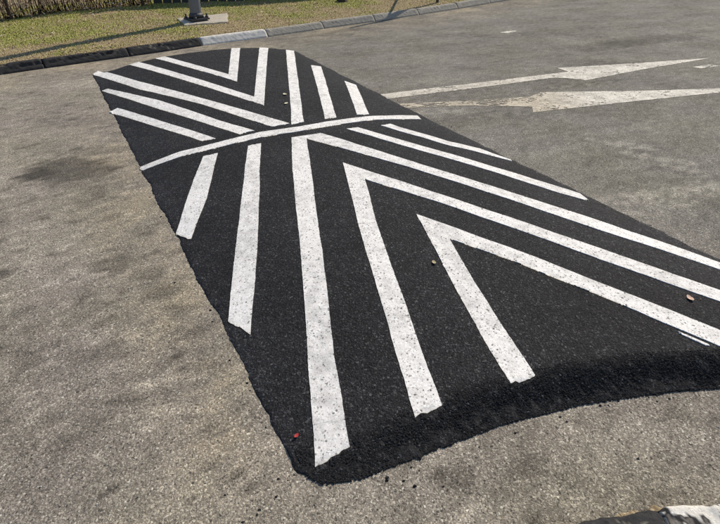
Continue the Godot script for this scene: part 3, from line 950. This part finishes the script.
func build_crumbs() -> void:
	# black crumbs of the mix and pale grit lying on the road
	var at := []
	var colors := PackedColorArray()
	while at.size() < 420:
		var s := rng.randf_range(-1.5, 1.6)
		var v := along(NEAR_EDGE, s) - absf(rng.randfn()) * 0.12 + 0.02
		if rng.randf() < 0.35:
			v = rng.randf_range(-3.2, 3.2)
			s = (1.26 + absf(rng.randfn()) * 0.05) * (1.0 if rng.randf() < 0.4 else -1.0)
		var p: Vector2 = ORIGIN + AXIS_S * s + AXIS_V * v
		var size := 0.0018 + 0.0055 * pow(rng.randf(), 5.0)
		at.append(Transform3D(Basis.from_euler(Vector3(rng.randf() * 6, rng.randf() * 6, 0)).scaled(Vector3(size * 1.2, size * 0.7, size * 0.85)), Vector3(p.x, road_y(p.x, p.y) + size * 0.25, p.y)))
		var t := rng.randf_range(0.015, 0.04)
		colors.append(Color(t, t, t))
	for k in 2600:
		var x := rng.randf_range(-3.0, 3.0)
		var z := rng.randf_range(-4.5, -1.1)
		var q := Vector2(x, z) - ORIGIN
		if absf(q.dot(AXIS_S)) < 1.4 and q.dot(AXIS_V) > -3.5:
			continue
		var size := 0.0015 + 0.0035 * pow(rng.randf(), 3.0)
		at.append(Transform3D(Basis.from_euler(Vector3(rng.randf() * 6, rng.randf() * 6, 0)).scaled(Vector3(size, size * 0.8, size)), Vector3(x, road_y(x, z) + size * 0.4, z)))
		var t := rng.randf_range(0.15, 0.5)
		colors.append(Color(t, t * 0.95, t * 0.86))
	var o := scatter(self, "loose_grit", rock(9), mats.crumb, at, colors)
	tag(o, "black asphalt crumbs and pale grit strewn on the road round the hump", "grit")


func build_debris() -> void:
	for k in [[0.69, -3.08, 0.022, Color(0.62, 0.42, 0.32), "curled pinkish brown leaf lying between two white stripes"], [-0.195, -2.3, 0.016, Color(0.42, 0.34, 0.2), "tiny straw coloured leaf beside the innermost near chevron"], [0.287, 1.05, 0.03, Color(0.6, 0.56, 0.36), "pale yellowish leaf scrap on the far half, beside a stripe"], [0.18, 0.74, 0.026, Color(0.66, 0.62, 0.42), "pale leaf scrap nearer the cross line on the far half"], [-1.2, -2.95, 0.011, Color(0.4, 0.03, 0.03), "tiny red scrap at the hump's left edge near the corner"]]:
		var at := on_hump(k[0], k[1], 0.006)
		var pos := PackedVector3Array()
		for j in 7:
			for i in 5:
				var l: float = j / 6.0 * 2.0 - 1.0
				var w: float = (i / 4.0 * 2.0 - 1.0) * sqrt(maxf(0.02, 1.0 - l * l)) * 0.6 * (1.0 + 0.3 * n_edge.get_noise_2d(l * 9.0, k[0] * 30.0))
				pos.append(Vector3(l, 0.45 * w * w + 0.25 * l * l, w) * k[2])
		var o := part(self, "leaf_scrap", smooth_grid(pos, PackedColorArray(), 5, 7, true), plain(k[3].linear_to_srgb(), 0.85), at)
		o.rotation.y = k[0] * 7.0
		tag(o, k[4], "leaf", "scraps lying on the hump")


func _ready() -> void:
	# camera: eye height, looking 31 degrees down, lens tilted a degree
	var pitch := 0.53838
	var roll := -0.01649
	var f := Vector3(0, -sin(pitch), -cos(pitch))
	var u0 := Vector3(0, cos(pitch), -sin(pitch))
	var r := Vector3.RIGHT * cos(roll) + u0 * sin(roll)
	var u := u0 * cos(roll) - Vector3.RIGHT * sin(roll)
	var cam := Camera3D.new()
	cam.name = "camera"
	cam.transform = Transform3D(Basis(r, u, -f), Vector3(0, 1.6133, 0))
	cam.fov = rad_to_deg(2.0 * atan(262.0 / 585.0))
	cam.near = 0.05
	cam.far = 2000.0
	add_child(cam)
	cam.current = true
	var env := Environment.new()
	env.background_mode = Environment.BG_SKY
	var sky := Sky.new()
	var sm := ProceduralSkyMaterial.new()
	sm.sky_top_color = Color(0.44, 0.55, 0.7)
	sm.sky_horizon_color = Color(0.8, 0.82, 0.84)
	sm.ground_bottom_color = Color(0.3, 0.28, 0.25)
	sm.ground_horizon_color = Color(0.62, 0.65, 0.68)
	sm.sky_curve = 0.15
	sky.sky_material = sm
	env.sky = sky
	env.tonemap_mode = Environment.TONE_MAPPER_LINEAR
	env.tonemap_exposure = 1.0
	env.sdfgi_enabled = true
	env.ssao_enabled = true
	env.ssil_enabled = true
	var we := WorldEnvironment.new()
	we.environment = env
	add_child(we)
	var sun := DirectionalLight3D.new()
	sun.name = "sun"
	var az := deg_to_rad(40.0)
	var el := deg_to_rad(42.0)
	var to_sun := Vector3(sin(az) * cos(el), sin(el), -cos(az) * cos(el))
	sun.basis = Basis.looking_at(-to_sun)
	sun.light_color = Color(1.0, 0.95, 0.88)
	sun.light_energy = 1.5
	sun.light_angular_distance = 0.5
	sun.shadow_enabled = true
	add_child(sun)

	rng.seed = 2024
	for k in 4:
		var n: FastNoiseLite = [n_low, n_mid, n_fine, n_edge][k]
		n.seed = 31 + k * 7
		n.noise_type = FastNoiseLite.TYPE_SIMPLEX_SMOOTH
		n.frequency = [0.45, 2.2, 9.0, 0.35][k]
		n.fractal_type = FastNoiseLite.FRACTAL_FBM
		n.fractal_octaves = [3, 3, 3, 2][k]
	for p in KERB_LINE:
		kerb_td.append(Vector2(p.dot(KERB_T), p.dot(KERB_D)))
	make_materials()
	build_road()
	build_verge()
	build_far_kerb()
	build_near_kerb()
	build_hump()
	build_arrows()
	build_lamp_post()
	build_fences()
	build_sign()
	build_stump()
	build_crumbs()
	build_debris()
